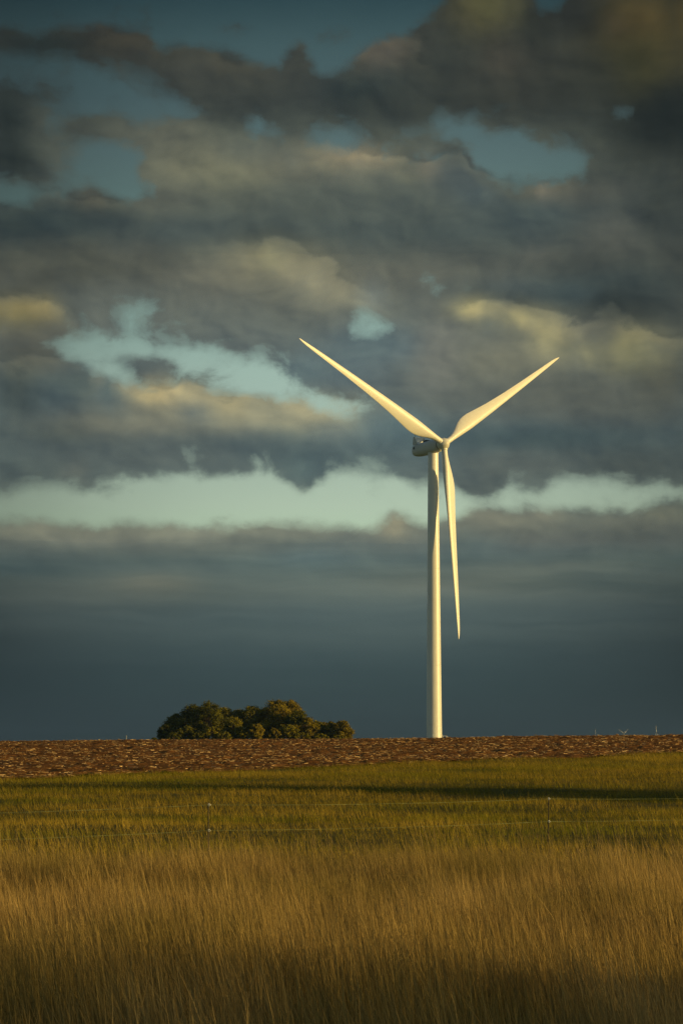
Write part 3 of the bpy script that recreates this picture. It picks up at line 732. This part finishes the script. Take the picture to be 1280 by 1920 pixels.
spots = [
    (210, 95, 80, 35, (58, 56, 49), .8), (70, 105, 80, 22, (40, 49, 48), .8), (420, 150, 150, 45, (67, 67, 60), .7), (560, 190, 200, 40, (60, 66, 64), .7), (700, 110, 50, 30, (82, 78, 68), .8), (910, 30, 60, 50, (80, 72, 46), .85), (1215, 85, 105, 85, (70, 59, 33), .95),
    (1000, 150, 120, 60, (58, 58, 50), .6), (900, 190, 180, 40, (60, 62, 56), .6), (1240, 250, 90, 55, (40, 46, 44), .9), (1080, 45, 50, 35, (46, 49, 46), .8), (0, 250, 40, 60, (42, 50, 49), .9), (20, 320, 50, 30, (46, 54, 52), .9), (130, 250, 60, 30, (72, 76, 68), .7),
    (300, 260, 90, 40, (98, 98, 84), .7), (380, 325, 110, 45, (120, 115, 90), .8), (600, 310, 150, 30, (115, 108, 88), .6), (650, 293, 50, 13, (158, 134, 102), .6), (810, 320, 24, 11, (142, 118, 90), .7), (160, 375, 40, 22, (84, 82, 72), .7), (300, 385, 60, 20, (100, 98, 86), .6), (450, 385, 300, 30, (90, 96, 86), .5), (80, 430, 150, 40, (58, 68, 68), .9), (400, 448, 250, 25, (80, 92, 90), .6), (860, 330, 60, 40, (78, 88, 88), .8), (1030, 370, 60, 20, (88, 86, 76), .7), (1180, 420, 120, 60, (72, 78, 74), .6), (1000, 430, 150, 35, (72, 84, 84), .6), (1150, 480, 110, 40, (82, 84, 76), .6),
    (150, 500, 150, 40, (76, 79, 70), .7), (500, 497, 110, 38, (136, 128, 98), .8), (590, 545, 90, 45, (128, 124, 102), .7), (40, 592, 55, 24, (130, 113, 70), .85), (82, 580, 18, 9, (165, 142, 85), .7), (60, 650, 80, 40, (94, 89, 74), .6), (230, 560, 130, 25, (88, 96, 92), .5), (115, 740, 110, 42, (76, 91, 94), .85), (215, 745, 30, 30, (86, 103, 106), .9),
    (350, 760, 120, 33, (166, 150, 110), .85), (560, 778, 130, 33, (162, 150, 114), .85), (372, 772, 36, 18, (122, 128, 120), .75), (290, 738, 40, 18, (180, 155, 106), .8), (170, 800, 130, 22, (120, 114, 96), .5), (100, 835, 120, 55, (82, 92, 88), .7), (300, 855, 200, 32, (97, 106, 102), .7), (620, 840, 160, 35, (92, 110, 110), .6), (565, 893, 45, 20, (92, 108, 106), .8),
    (700, 640, 70, 30, (96, 114, 116), .7), (660, 700, 110, 50, (98, 114, 116), .7), (570, 700, 40, 30, (100, 120, 122), .8), (890, 583, 46, 17, (178, 156, 96), .85), (980, 605, 50, 20, (165, 148, 96), .75), (1035, 650, 55, 40, (155, 142, 96), .85), (1180, 662, 80, 42, (144, 132, 92), .8), (920, 660, 150, 70, (124, 122, 105), .5), (1160, 540, 150, 38, (60, 71, 70), .85), (950, 545, 130, 26, (82, 96, 97), .6),
    (950, 745, 200, 45, (106, 108, 96), .7), (1150, 760, 150, 60, (92, 94, 84), .7), (900, 818, 180, 22, (82, 101, 106), .85), (1100, 828, 180, 22, (70, 87, 90), .85), (950, 870, 150, 22, (98, 102, 94), .6), (1200, 872, 120, 32, (78, 86, 82), .8), (905, 908, 48, 18, (88, 98, 95), .85), (760, 870, 80, 30, (96, 112, 110), .7),
    (290, 1098, 70, 13, (142, 130, 102), .55), (150, 1008, 200, 13, (138, 132, 108), .5), (300, 1028, 220, 16, (124, 124, 108), .5), (590, 1046, 75, 14, (92, 118, 122), .5), (870, 1092, 160, 17, (118, 120, 104), .6), (742, 988, 28, 14, (168, 150, 112), .7), (920, 972, 90, 9, (160, 142, 108), .6), (1210, 985, 90, 20, (112, 110, 92), .6), (1060, 1012, 220, 14, (100, 104, 98), .5), (860, 1042, 250, 17, (88, 102, 102), .5), (250, 1065, 300, 12, (86, 102, 100), .4), (200, 1120, 250, 25, (98, 104, 94), .4),
]
spots += [
    (730, 100, 48, 24, (84, 78, 68), .7), (680, 178, 60, 30, (52, 64, 64), .8), (760, 200, 90, 30, (58, 64, 60), .7), (470, 170, 80, 24, (64, 68, 62), .6), (700, 298, 36, 8, (152, 137, 106), .7), (600, 306, 60, 18, (118, 115, 94), .5), (430, 335, 60, 38, (118, 116, 92), .6), (545, 308, 14, 10, (98, 106, 98), .5), (470, 290, 50, 20, (98, 104, 94), .6), (680, 330, 60, 18, (108, 110, 96), .5),
    (920, 22, 32, 36, (84, 78, 48), .8), (975, 35, 24, 24, (82, 76, 49), .7), (948, 122, 40, 30, (72, 67, 56), .7), (1020, 62, 40, 30, (46, 50, 46), .7), (1218, 58, 48, 34, (76, 61, 33), .8), (1165, 75, 20, 14, (78, 63, 43), .7), (1200, 145, 60, 48, (62, 58, 36), .8), (1110, 170, 60, 40, (52, 55, 49), .7), (1262, 230, 40, 40, (36, 42, 41), .8), (1025, 362, 14, 14, (124, 115, 100), .7), (900, 372, 50, 18, (76, 90, 92), .7), (1100, 372, 80, 18, (86, 86, 77), .6),
    (40, 430, 100, 34, (50, 62, 64), .8), (120, 428, 80, 22, (60, 72, 72), .6), (165, 385, 30, 16, (88, 86, 74), .7), (120, 492, 130, 28, (82, 83, 72), .6), (260, 482, 70, 20, (94, 95, 84), .6), (400, 525, 80, 34, (112, 110, 94), .6), (78, 586, 20, 9, (150, 130, 82), .8), (28, 602, 36, 14, (114, 103, 66), .8), (60, 690, 56, 18, (98, 97, 82), .6), (120, 722, 100, 18, (78, 92, 92), .7), (30, 740, 40, 40, (72, 80, 74), .6),
    (208, 742, 27, 26, (88, 106, 109), .85), (185, 722, 10, 6, (168, 152, 116), .7), (232, 736, 15, 11, (176, 159, 116), .8), (278, 748, 25, 12, (184, 163, 113), .8), (350, 740, 32, 12, (188, 168, 119), .8), (425, 768, 42, 22, (164, 151, 113), .7), (367, 772, 30, 13, (106, 119, 117), .9), (282, 777, 40, 11, (120, 122, 108), .7), (150, 800, 60, 11, (114, 111, 94), .6), (270, 803, 110, 11, (138, 131, 106), .7), (100, 815, 60, 14, (86, 94, 86), .6), (235, 858, 30, 36, (97, 107, 102), .7), (140, 890, 25, 10, (120, 117, 102), .5),
    (500, 488, 24, 17, (140, 133, 99), .7), (600, 542, 44, 24, (130, 127, 106), .6), (700, 560, 25, 24, (128, 138, 131), .55), (720, 650, 88, 28, (96, 114, 118), .8), (640, 692, 58, 36, (100, 116, 118), .6), (820, 662, 40, 56, (122, 120, 108), .6), (1000, 440, 50, 30, (74, 84, 82), .5),
    (886, 583, 19, 13, (170, 154, 103), .8), (925, 590, 15, 8, (142, 134, 99), .6), (980, 602, 15, 8, (176, 158, 100), .75), (1026, 640, 20, 30, (166, 151, 104), .75), (1105, 670, 14, 12, (154, 141, 95), .7), (1182, 650, 30, 22, (136, 125, 83), .7), (1200, 684, 60, 22, (124, 118, 85), .6), (950, 682, 80, 28, (126, 121, 97), .6), (922, 616, 20, 10, (100, 112, 108), .6), (1122, 622, 48, 22, (92, 96, 90), .7), (1062, 560, 60, 18, (70, 86, 88), .7), (1200, 582, 80, 26, (62, 70, 68), .8), (1000, 402, 60, 18, (74, 88, 88), .7), (1150, 442, 50, 26, (88, 89, 80), .6), (1012, 482, 30, 14, (102, 101, 90), .5), (1245, 400, 36, 56, (58, 64, 60), .7), (1250, 720, 40, 40, (92, 88, 70), .5),
    (560, 772, 100, 24, (170, 159, 122), .6), (480, 790, 70, 16, (150, 144, 116), .6), (660, 800, 60, 20, (120, 132, 126), .6), (740, 800, 60, 30, (100, 122, 124), .7), (570, 880, 40, 22, (98, 118, 116), .7),
    (745, 982, 16, 13, (176, 161, 123), .8), (1020, 962, 30, 8, (162, 148, 115), .6), (1242, 966, 40, 9, (132, 127, 98), .6), (1188, 963, 30, 8, (96, 104, 96), .6), (1000, 1002, 150, 18, (100, 106, 98), .6), (1200, 1012, 100, 18, (80, 88, 84), .7), (885, 1022, 60, 22, (90, 108, 106), .6), (1150, 1056, 120, 8, (112, 116, 100), .5), (1000, 1064, 150, 8, (112, 115, 100), .5), (75, 996, 22, 8, (154, 146, 117), .6), (350, 1008, 70, 12, (152, 150, 126), .6), (30, 1004, 40, 12, (130, 129, 108), .6), (60, 1050, 120, 14, (84, 96, 92), .5), (40, 1075, 100, 12, (64, 84, 86), .6), (640, 1015, 60, 12, (112, 122, 116), .5),
]
for cx, cy, rx, ry, c, a_ in spots:
    w_ = a_ * np.exp(-(((GX - cx) / rx) ** 2 + ((GY - cy) / ry) ** 2) ** 1.3 * .7)
    img = img * (1 - w_[..., None]) + np.array(c, float) * w_[..., None]
warm = np.clip(img[..., 0] - img[..., 2], 0, None)
img[..., 2] -= 0.75 * np.clip(img[..., 2] - img[..., 1], 0, None)
img = s2l(img + warm[..., None] * np.array([-.11, .02, .11]))
img = np.stack([blur(img[..., i], 5.0) for i in range(3)], -1)

lum = img @ np.array([.25, .65, .10]); lum_b = blur(lum, 60.0)
img = img * np.clip(1 + 0.5 * (lum - lum_b) / lum, 0.6, 1.4)[..., None]
COLX = np.arange(0, 1281, 20.0)
BANDS = [(1440, 1020), (1020, 480), (480, -60)]
def sample(f, x, r):
    i = np.clip((r + 100) / CS, 0, f.shape[0] - 1.001); j = np.clip((x + 60) / CS, 0, f.shape[1] - 1.001)
    i0, j0 = int(i), int(j); fi, fj = i - i0, j - j0
    return (f[i0, j0] * (1 - fi) * (1 - fj) + f[i0 + 1, j0] * fi * (1 - fj) + f[i0, j0 + 1] * (1 - fi) * fj + f[i0 + 1, j0 + 1] * fi * fj)

def column_group(k, x):      # one compass column of the sky: colour and cover by elevation
    t_ = bpy.data.node_groups.new('sky_column', 'ShaderNodeTree')
    t_.interface.new_socket('Row', in_out='INPUT', socket_type='NodeSocketFloat')
    t_.interface.new_socket('Color', in_out='OUTPUT', socket_type='NodeSocketColor')
    t_.interface.new_socket('Cover', in_out='OUTPUT', socket_type='NodeSocketFloat')
    gi = t_.nodes.new('NodeGroupInput'); go = t_.nodes.new('NodeGroupOutput'); L_ = t_.links.new
    cR = aR = None
    for bi, (b0, b1) in enumerate(BANDS):
        stops = []
        for r in np.linspace(b0, b1, 31):
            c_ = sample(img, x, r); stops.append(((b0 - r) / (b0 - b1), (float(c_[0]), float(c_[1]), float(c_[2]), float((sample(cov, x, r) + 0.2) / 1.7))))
        rp = ramp(t_, stops, 'B_SPLINE')
        mr = N(t_, 'ShaderNodeMapRange'); mr.inputs['From Min'].default_value = b0; mr.inputs['From Max'].default_value = b1
        L_(gi.outputs[0], mr.inputs['Value']); L_(mr.outputs['Result'], rp.inputs['Fac'])
        if cR is None: cR, aR = rp.outputs['Color'], rp.outputs['Alpha']; continue
        lt = N(t_, 'ShaderNodeMath', operation='LESS_THAN'); L_(gi.outputs[0], lt.inputs[0]); lt.inputs[1].default_value = b0
        mc = N(t_, 'ShaderNodeMix', data_type='RGBA'); L_(lt.outputs[0], mc.inputs['Factor']); L_(cR, mc.inputs['A']); L_(rp.outputs['Color'], mc.inputs['B']); cR = mc.outputs['Result']
        mf = N(t_, 'ShaderNodeMix', data_type='FLOAT'); L_(lt.outputs[0], mf.inputs['Factor']); L_(aR, mf.inputs['A']); L_(rp.outputs['Alpha'], mf.inputs['B']); aR = mf.outputs['Result']
    L_(cR, go.inputs[0]); L_(aR, go.inputs[1])
    return t_
COLG = [column_group(k, x) for k, x in enumerate(COLX)]

world = bpy.data.worlds.new('World'); scene.world = world; world.use_nodes = True
wt = world.node_tree; wt.nodes.clear()
WL = wt.links.new
def math_n(op, a, b=None, c=None, clamp=False):
    n_ = wt.nodes.new('ShaderNodeMath'); n_.operation = op; n_.use_clamp = clamp
    for i, v in enumerate((a, b, c)):
        if v is None: continue
        if isinstance(v, (int, float)): n_.inputs[i].default_value = v
        else: WL(v, n_.inputs[i])
    return n_.outputs[0]
def mixc(f, a, b, bt='MIX'):
    n_ = wt.nodes.new('ShaderNodeMix'); n_.data_type = 'RGBA'; n_.blend_type = bt
    for k, v in (('Factor', f), ('A', a), ('B', b)):
        if isinstance(v, (int, float)): n_.inputs[k].default_value = v
        elif isinstance(v, tuple): n_.inputs[k].default_value = v
        else: WL(v, n_.inputs[k])
    return n_.outputs['Result']
def mrange(v, a, b, c=0.0, d=1.0, smooth=False):
    n_ = wt.nodes.new('ShaderNodeMapRange'); n_.interpolation_type = 'SMOOTHSTEP' if smooth else 'LINEAR'
    WL(v, n_.inputs['Value'])
    for k, q in (('From Min', a), ('From Max', b), ('To Min', c), ('To Max', d)): n_.inputs[k].default_value = q
    return n_.outputs['Result']
def wnoise(x, y, z, detail, rough, color=False):
    cmb = wt.nodes.new('ShaderNodeCombineXYZ')
    WL(x, cmb.inputs[0]); WL(y, cmb.inputs[1]); cmb.inputs[2].default_value = z
    n_ = wt.nodes.new('ShaderNodeTexNoise'); n_.inputs['Scale'].default_value = 1.0; n_.inputs['Detail'].default_value = detail; n_.inputs['Roughness'].default_value = rough
    WL(cmb.outputs[0], n_.inputs['Vector'])
    return n_
tc = wt.nodes.new('ShaderNodeTexCoord'); sx = wt.nodes.new('ShaderNodeSeparateXYZ'); WL(tc.outputs['Generated'], sx.inputs[0])
azn = math_n('ARCTAN2', sx.outputs[0], sx.outputs[1]); eln = math_n('ARCSINE', sx.outputs[2])
PX = math_n('MULTIPLY_ADD', azn, FPX, 640.0)            # photo-scaled azimuth
PR = math_n('MULTIPLY_ADD', eln, -FPX, E0)              # photo-scaled elevation
flat = mrange(PR, 960, 1120, 1.0, 0.12, True)           # the low deck is smoother and flatter
nx1 = math_n('MULTIPLY', PX, 1 / 190.0); ny1 = math_n('MULTIPLY', PR, 1 / 110.0)
w1 = wnoise(nx1, ny1, 3.7, 3.0, 0.5)
sw = wt.nodes.new('ShaderNodeSeparateColor'); WL(w1.outputs['Color'], sw.inputs[0])
nx2 = math_n('MULTIPLY', PX, 1 / 44.0); ny2 = math_n('MULTIPLY', PR, 1 / 30.0)
w2 = wnoise(nx2, ny2, 9.1, 5.0, 0.62)
sw2 = wt.nodes.new('ShaderNodeSeparateColor'); WL(w2.outputs['Color'], sw2.inputs[0])
def warp(base, a, b, k1, k2):
    d1_ = math_n('MULTIPLY', math_n('SUBTRACT', a, 0.5), k1); d2_ = math_n('MULTIPLY', math_n('SUBTRACT', b, 0.5), k2)
    return math_n('ADD', base, math_n('MULTIPLY', math_n('ADD', d1_, d2_), flat))
WX = warp(PX, sw.outputs[0], sw2.outputs[0], 34.0, 26.0)
WR = warp(PR, sw.outputs[1], sw2.outputs[1], 22.0, 14.0)
U = math_n('PINGPONG', WX, 1280.0)
V = mrange(WR, 1420.0, -60.0)
def mixf(f, a, b):
    n_ = wt.nodes.new('ShaderNodeMix'); n_.data_type = 'FLOAT'
    WL(f, n_.inputs['Factor']); WL(a, n_.inputs['A']); WL(b, n_.inputs['B']); return n_.outputs['Result']
prevc = preva = None
for k, (x, t_) in enumerate(zip(COLX, COLG)):
    gn = wt.nodes.new('ShaderNodeGroup'); gn.node_tree = t_; WL(WR, gn.inputs[0])
    if prevc is None: prevc, preva = gn.outputs[0], gn.outputs[1]; continue
    f = mrange(U, float(COLX[k - 1]), float(x), 0, 1, False)
    prevc = mixc(f, prevc, gn.outputs[0]); preva = mixf(f, preva, gn.outputs[1])
preva = math_n('MULTIPLY_ADD', preva, 1.7, -0.2)
# cloud body noise, sampled twice for the sunlit relief
def swirl(base, ch, k): return math_n('ADD', base, math_n('MULTIPLY', math_n('SUBTRACT', ch, 0.5), k))
SX = swirl(PX, sw.outputs[2], 90.0); SY = swirl(PR, sw.outputs[0], 60.0)
cx_ = math_n('MULTIPLY', SX, 1 / 105.0); cy_ = math_n('MULTIPLY', SY, 1 / 74.0)
def puff(x, y):      # rounded billows
    cmb = wt.nodes.new('ShaderNodeCombineXYZ'); WL(x, cmb.inputs[0]); WL(y, cmb.inputs[1])
    n_ = wt.nodes.new('ShaderNodeTexVoronoi'); n_.voronoi_dimensions = '2D'; n_.feature = 'SMOOTH_F1'
    n_.inputs['Scale'].default_value = 1.0; n_.inputs['Detail'].default_value = 1.0; n_.inputs['Roughness'].default_value = 0.5; n_.inputs['Smoothness'].default_value = 0.7
    WL(cmb.outputs[0], n_.inputs['Vector']); return n_.outputs['Distance']
vx = math_n('MULTIPLY', SX, 1 / 120.0); vy = math_n('MULTIPLY', SY, 1 / 78.0)
pf = puff(vx, vy); pfb = puff(math_n('ADD', vx, 0.16), math_n('ADD', vy, -0.16))
n1 = wnoise(cx_, cy_, 1.3, 4.0, 0.5).outputs['Fac']
n1b = wnoise(math_n('ADD', cx_, 0.13), math_n('ADD', cy_, -0.13), 1.3, 4.0, 0.5).outputs['Fac']
n3 = wnoise(math_n('MULTIPLY', SX, 1 / 84.0), math_n('MULTIPLY', SY, 1 / 60.0), 5.2, 9.0, 0.62).outputs['Fac']
nz = math_n('ADD', math_n('MULTIPLY', math_n('SUBTRACT', n3, 0.5), 2.5), math_n('MULTIPLY', math_n('SUBTRACT', 0.42, pf), 0.4))
nz = math_n('MULTIPLY', math_n('MULTIPLY', nz, math_n('MULTIPLY', flat, mrange(PR, 820, 920, 1.0, 0.72, True))), mrange(preva, 1.0, 1.28, 1.0, 0.25, True))
cv = math_n('ADD', preva, nz)
core = mrange(cv, 0.06, 0.98, 0, 1, True)
veil = mrange(math_n('ADD', preva, math_n('MULTIPLY', nz, 0.6)), -0.02, 0.95, 0, 0.8, True)
mask = math_n('MAXIMUM', core, veil)
rel = math_n('MULTIPLY', math_n('ADD', math_n('SUBTRACT', n1, n1b), math_n('MULTIPLY', math_n('SUBTRACT', pfb, pf), 0.26)), flat)
grow = math_n('MULTIPLY', math_n('MULTIPLY', math_n('SUBTRACT', n3, 0.5), 0.34), flat)
def chan(k, b): return math_n('ADD', math_n('MULTIPLY_ADD', rel, k, 1.0), grow)
cc = wt.nodes.new('ShaderNodeCombineColor')
for i, k in enumerate((1.15, 1.02, 0.75)): WL(chan(k, 0), cc.inputs[i])
cloud = mixc(1.0, prevc, cc.outputs[0], 'MULTIPLY')
# long soft layers in the low cloud deck
dk = wnoise(math_n('MULTIPLY', PX, 1 / 520.0), math_n('MULTIPLY', math_n('MULTIPLY_ADD', sw.outputs[1], 46.0, PR), 1 / 38.0), 7.7, 4.0, 0.5).outputs['Fac']
dka = math_n('MULTIPLY', mrange(PR, 985, 1040, 0, 1, True), mrange(PR, 1130, 1330, 1.0, 0.15, True))
dkm = math_n('MULTIPLY_ADD', math_n('MULTIPLY', math_n('SUBTRACT', dk, 0.5), dka), 0.9, 1.0)
cd = wt.nodes.new('ShaderNodeCombineColor')
for i, k in enumerate((1.25, 1.0, 0.85)): WL(math_n('MULTIPLY_ADD', math_n('SUBTRACT', dkm, 1.0), k, 1.0), cd.inputs[i])
cloud = mixc(1.0, cloud, cd.outputs[0], 'MULTIPLY')
# sunlit rims along the tops of the cloud banks, and the shade of the bank behind just above them
BANKS = [
    (1.0, [(560, 292), (620, 286), (700, 294), (730, 300), (770, 322), (800, 328), (835, 305), (870, 292), (890, 322), (935, 348), (985, 378), (1040, 352), (1120, 352)]),
    (.8, [(400, 486), (470, 478), (510, 470), (560, 490), (620, 526), (760, 610)]),
    (1.0, [(855, 572), (885, 566), (930, 580), (980, 594), (1040, 600), (1100, 612), (1150, 604), (1200, 618), (1280, 640)]),
    (1.0, [(0, 585), (40, 578), (85, 572), (170, 640)]),
    (.7, [(0, 700), (60, 690), (110, 700), (160, 722), (195, 716), (225, 735), (245, 765)]),
    (.9, [(225, 735), (260, 742), (300, 738), (340, 728), (390, 738), (430, 748), (480, 746), (540, 756), (600, 770), (660, 784), (710, 792)]),
    (.8, [(0, 400), (60, 392), (110, 396), (165, 370), (200, 388), (240, 396), (330, 398)]),
    (.7, [(640, 160), (670, 125), (700, 98), (740, 95), (790, 110), (830, 140)]),
    (.8, [(120, 86), (200, 76), (250, 74), (300, 100), (380, 114), (470, 128), (520, 146)]),
]
edge_n = math_n('ADD', math_n('MULTIPLY', math_n('SUBTRACT', n3, 0.5), 70.0), math_n('MULTIPLY', math_n('SUBTRACT', pf, 0.42), 46.0))
RB = math_n('ADD', PR, edge_n)
UF = math_n('DIVIDE', math_n('PINGPONG', PX, 1280.0), 1280.0)
rim_t = shd_t = None
for st_, pts_ in BANKS:
    x0_, x1_ = pts_[0][0] / 1280, pts_[-1][0] / 1280
    stp = [(x / 1280, (y / 1480, 0, 0, st_)) for x, y in pts_]
    stp[0] = (stp[0][0], (*stp[0][1][:3], 0 if x0_ > .01 else st_)); stp[-1] = (stp[-1][0], (*stp[-1][1][:3], 0 if x1_ < .99 else st_))
    rb_ = ramp(wt, stp); WL(UF, rb_.inputs['Fac'])
    sc_ = wt.nodes.new('ShaderNodeSeparateColor'); WL(rb_.outputs['Color'], sc_.inputs[0])
    d_ = math_n('SUBTRACT', RB, math_n('MULTIPLY', sc_.outputs[0], 1480.0))
    ri = math_n('MULTIPLY', math_n('MULTIPLY', mrange(d_, -9, 9, 0, 1, True), mrange(d_, 6, 60, 1, 0, True)), rb_.outputs['Alpha'])
    sh = math_n('MULTIPLY', math_n('MULTIPLY', mrange(d_, -52, -5, 0, 1, True), mrange(d_, -9, 5, 1, 0, True)), rb_.outputs['Alpha'])
    rim_t = ri if rim_t is None else math_n('ADD', rim_t, ri); shd_t = sh if shd_t is None else math_n('ADD', shd_t, sh)
cr_ = wt.nodes.new('ShaderNodeCombineColor')
for i, k in enumerate((0.30, 0.22, 0.10)): WL(math_n('ADD', math_n('MULTIPLY_ADD', rim_t, k, 1.0), math_n('MULTIPLY', shd_t, -0.20)), cr_.inputs[i])
cloud = mixc(1.0, cloud, cr_.outputs[0], 'MULTIPLY')
# clear air
crow = [(1420, (190, 206, 172)), (985, (184, 206, 178)), (950, (182, 202, 178)), (900, (174, 194, 174)), (780, (166, 190, 175)), (700, (162, 188, 175)), (600, (146, 176, 166)), (450, (114, 144, 140)), (370, (101, 127, 124)), (300, (94, 118, 118)), (200, (79, 102, 105)), (100, (68, 92, 95)), (0, (44, 68, 74)), (-60, (38, 60, 66))]
rc = ramp(wt, [((1420 - r) / 1480.0, tuple(float(q) * (1.11 if r > 500 else 1.0) for q in s2l(c_))) for r, c_ in crow]); WL(V, rc.inputs['Fac'])
hx = [(0, .50), (160, .70), (380, .92), (640, 1.0), (900, 1.0), (1280, .62)]  # vignette-like side darkening painted into the clear-sky colour
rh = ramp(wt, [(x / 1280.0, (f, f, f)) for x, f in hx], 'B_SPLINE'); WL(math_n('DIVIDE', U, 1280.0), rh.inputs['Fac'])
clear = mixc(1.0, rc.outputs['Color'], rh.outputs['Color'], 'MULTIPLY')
sky = wt.nodes.new('ShaderNodeTexSky'); sky.sky_type = 'NISHITA'; sky.sun_disc = False
sky.sun_elevation = ELEV; sky.sun_rotation = math.pi - PHI; sky.air_density = 1.0; sky.dust_density = 1.5
nish = mixc(1.0, sky.outputs[0], (0.07, 0.07, 0.07, 1), 'MULTIPLY')
high = mrange(eln, R(20), R(45), 0, 1, True)
clear = mixc(high, clear, nish)
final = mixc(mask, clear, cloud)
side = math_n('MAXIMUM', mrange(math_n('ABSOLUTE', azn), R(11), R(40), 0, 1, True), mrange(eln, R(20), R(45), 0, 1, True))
up_ = math_n('MULTIPLY_ADD', side, 0.9, 1.0)  # sky brightened outside the view, added fill light for shaded faces
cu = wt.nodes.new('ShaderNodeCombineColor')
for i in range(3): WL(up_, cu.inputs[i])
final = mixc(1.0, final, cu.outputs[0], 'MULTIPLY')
bg = wt.nodes.new('ShaderNodeBackground'); bg.inputs['Strength'].default_value = 1.0
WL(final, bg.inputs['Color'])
wo = wt.nodes.new('ShaderNodeOutputWorld'); WL(bg.outputs[0], wo.inputs['Surface'])
world.cycles.sampling_method = 'NONE'      # a soft sky without a sun disc: no need to sample it as a lamp

# ------------------------------------------------------------------ thin air haze
HAZE = True
if HAZE:
    m, nt, out = mat_new('haze_air')
    pv = N(nt, 'ShaderNodeVolumePrincipled'); pv.inputs['Density'].default_value = 9.0e-5; pv.inputs['Color'].default_value = (0.42, 0.62, 0.90, 1); pv.inputs['Anisotropy'].default_value = 0.8
    nt.links.new(pv.outputs[0], out.inputs['Volume'])
    mb = MB(); mb.box((0, 9000, 125.0), (30000, 26000, 254.0))
    hz = mb.build('haze', m, None, False); tag(hz, kind='stuff')

# ------------------------------------------------------------------ camera
cam = bpy.data.cameras.new('camera'); cam.sensor_fit = 'VERTICAL'; cam.sensor_height = 36.0; cam.sensor_width = 24.0
cam.lens = 36.0 * FPX / 1920.0; cam.clip_start = 0.1; cam.clip_end = 80000
co = bpy.data.objects.new('camera', cam); col.objects.link(co)
co.location = (0, 0, EYE); co.rotation_euler = (math.pi / 2 + math.atan((E0 - 960) / FPX), 0, 0)
scene.camera = co

scene.render.engine = 'CYCLES'
scene.view_settings.view_transform = 'Standard'; scene.view_settings.look = 'None'
scene.view_settings.exposure = 0.0; scene.view_settings.gamma = 1.0
scene.cycles.max_bounces = 6; scene.cycles.diffuse_bounces = 3; scene.cycles.transmission_bounces = 4; scene.cycles.volume_bounces = 0
scene.cycles.use_denoising = True; scene.cycles.denoising_prefilter = 'NONE'; scene.cycles.denoising_quality = 'HIGH'
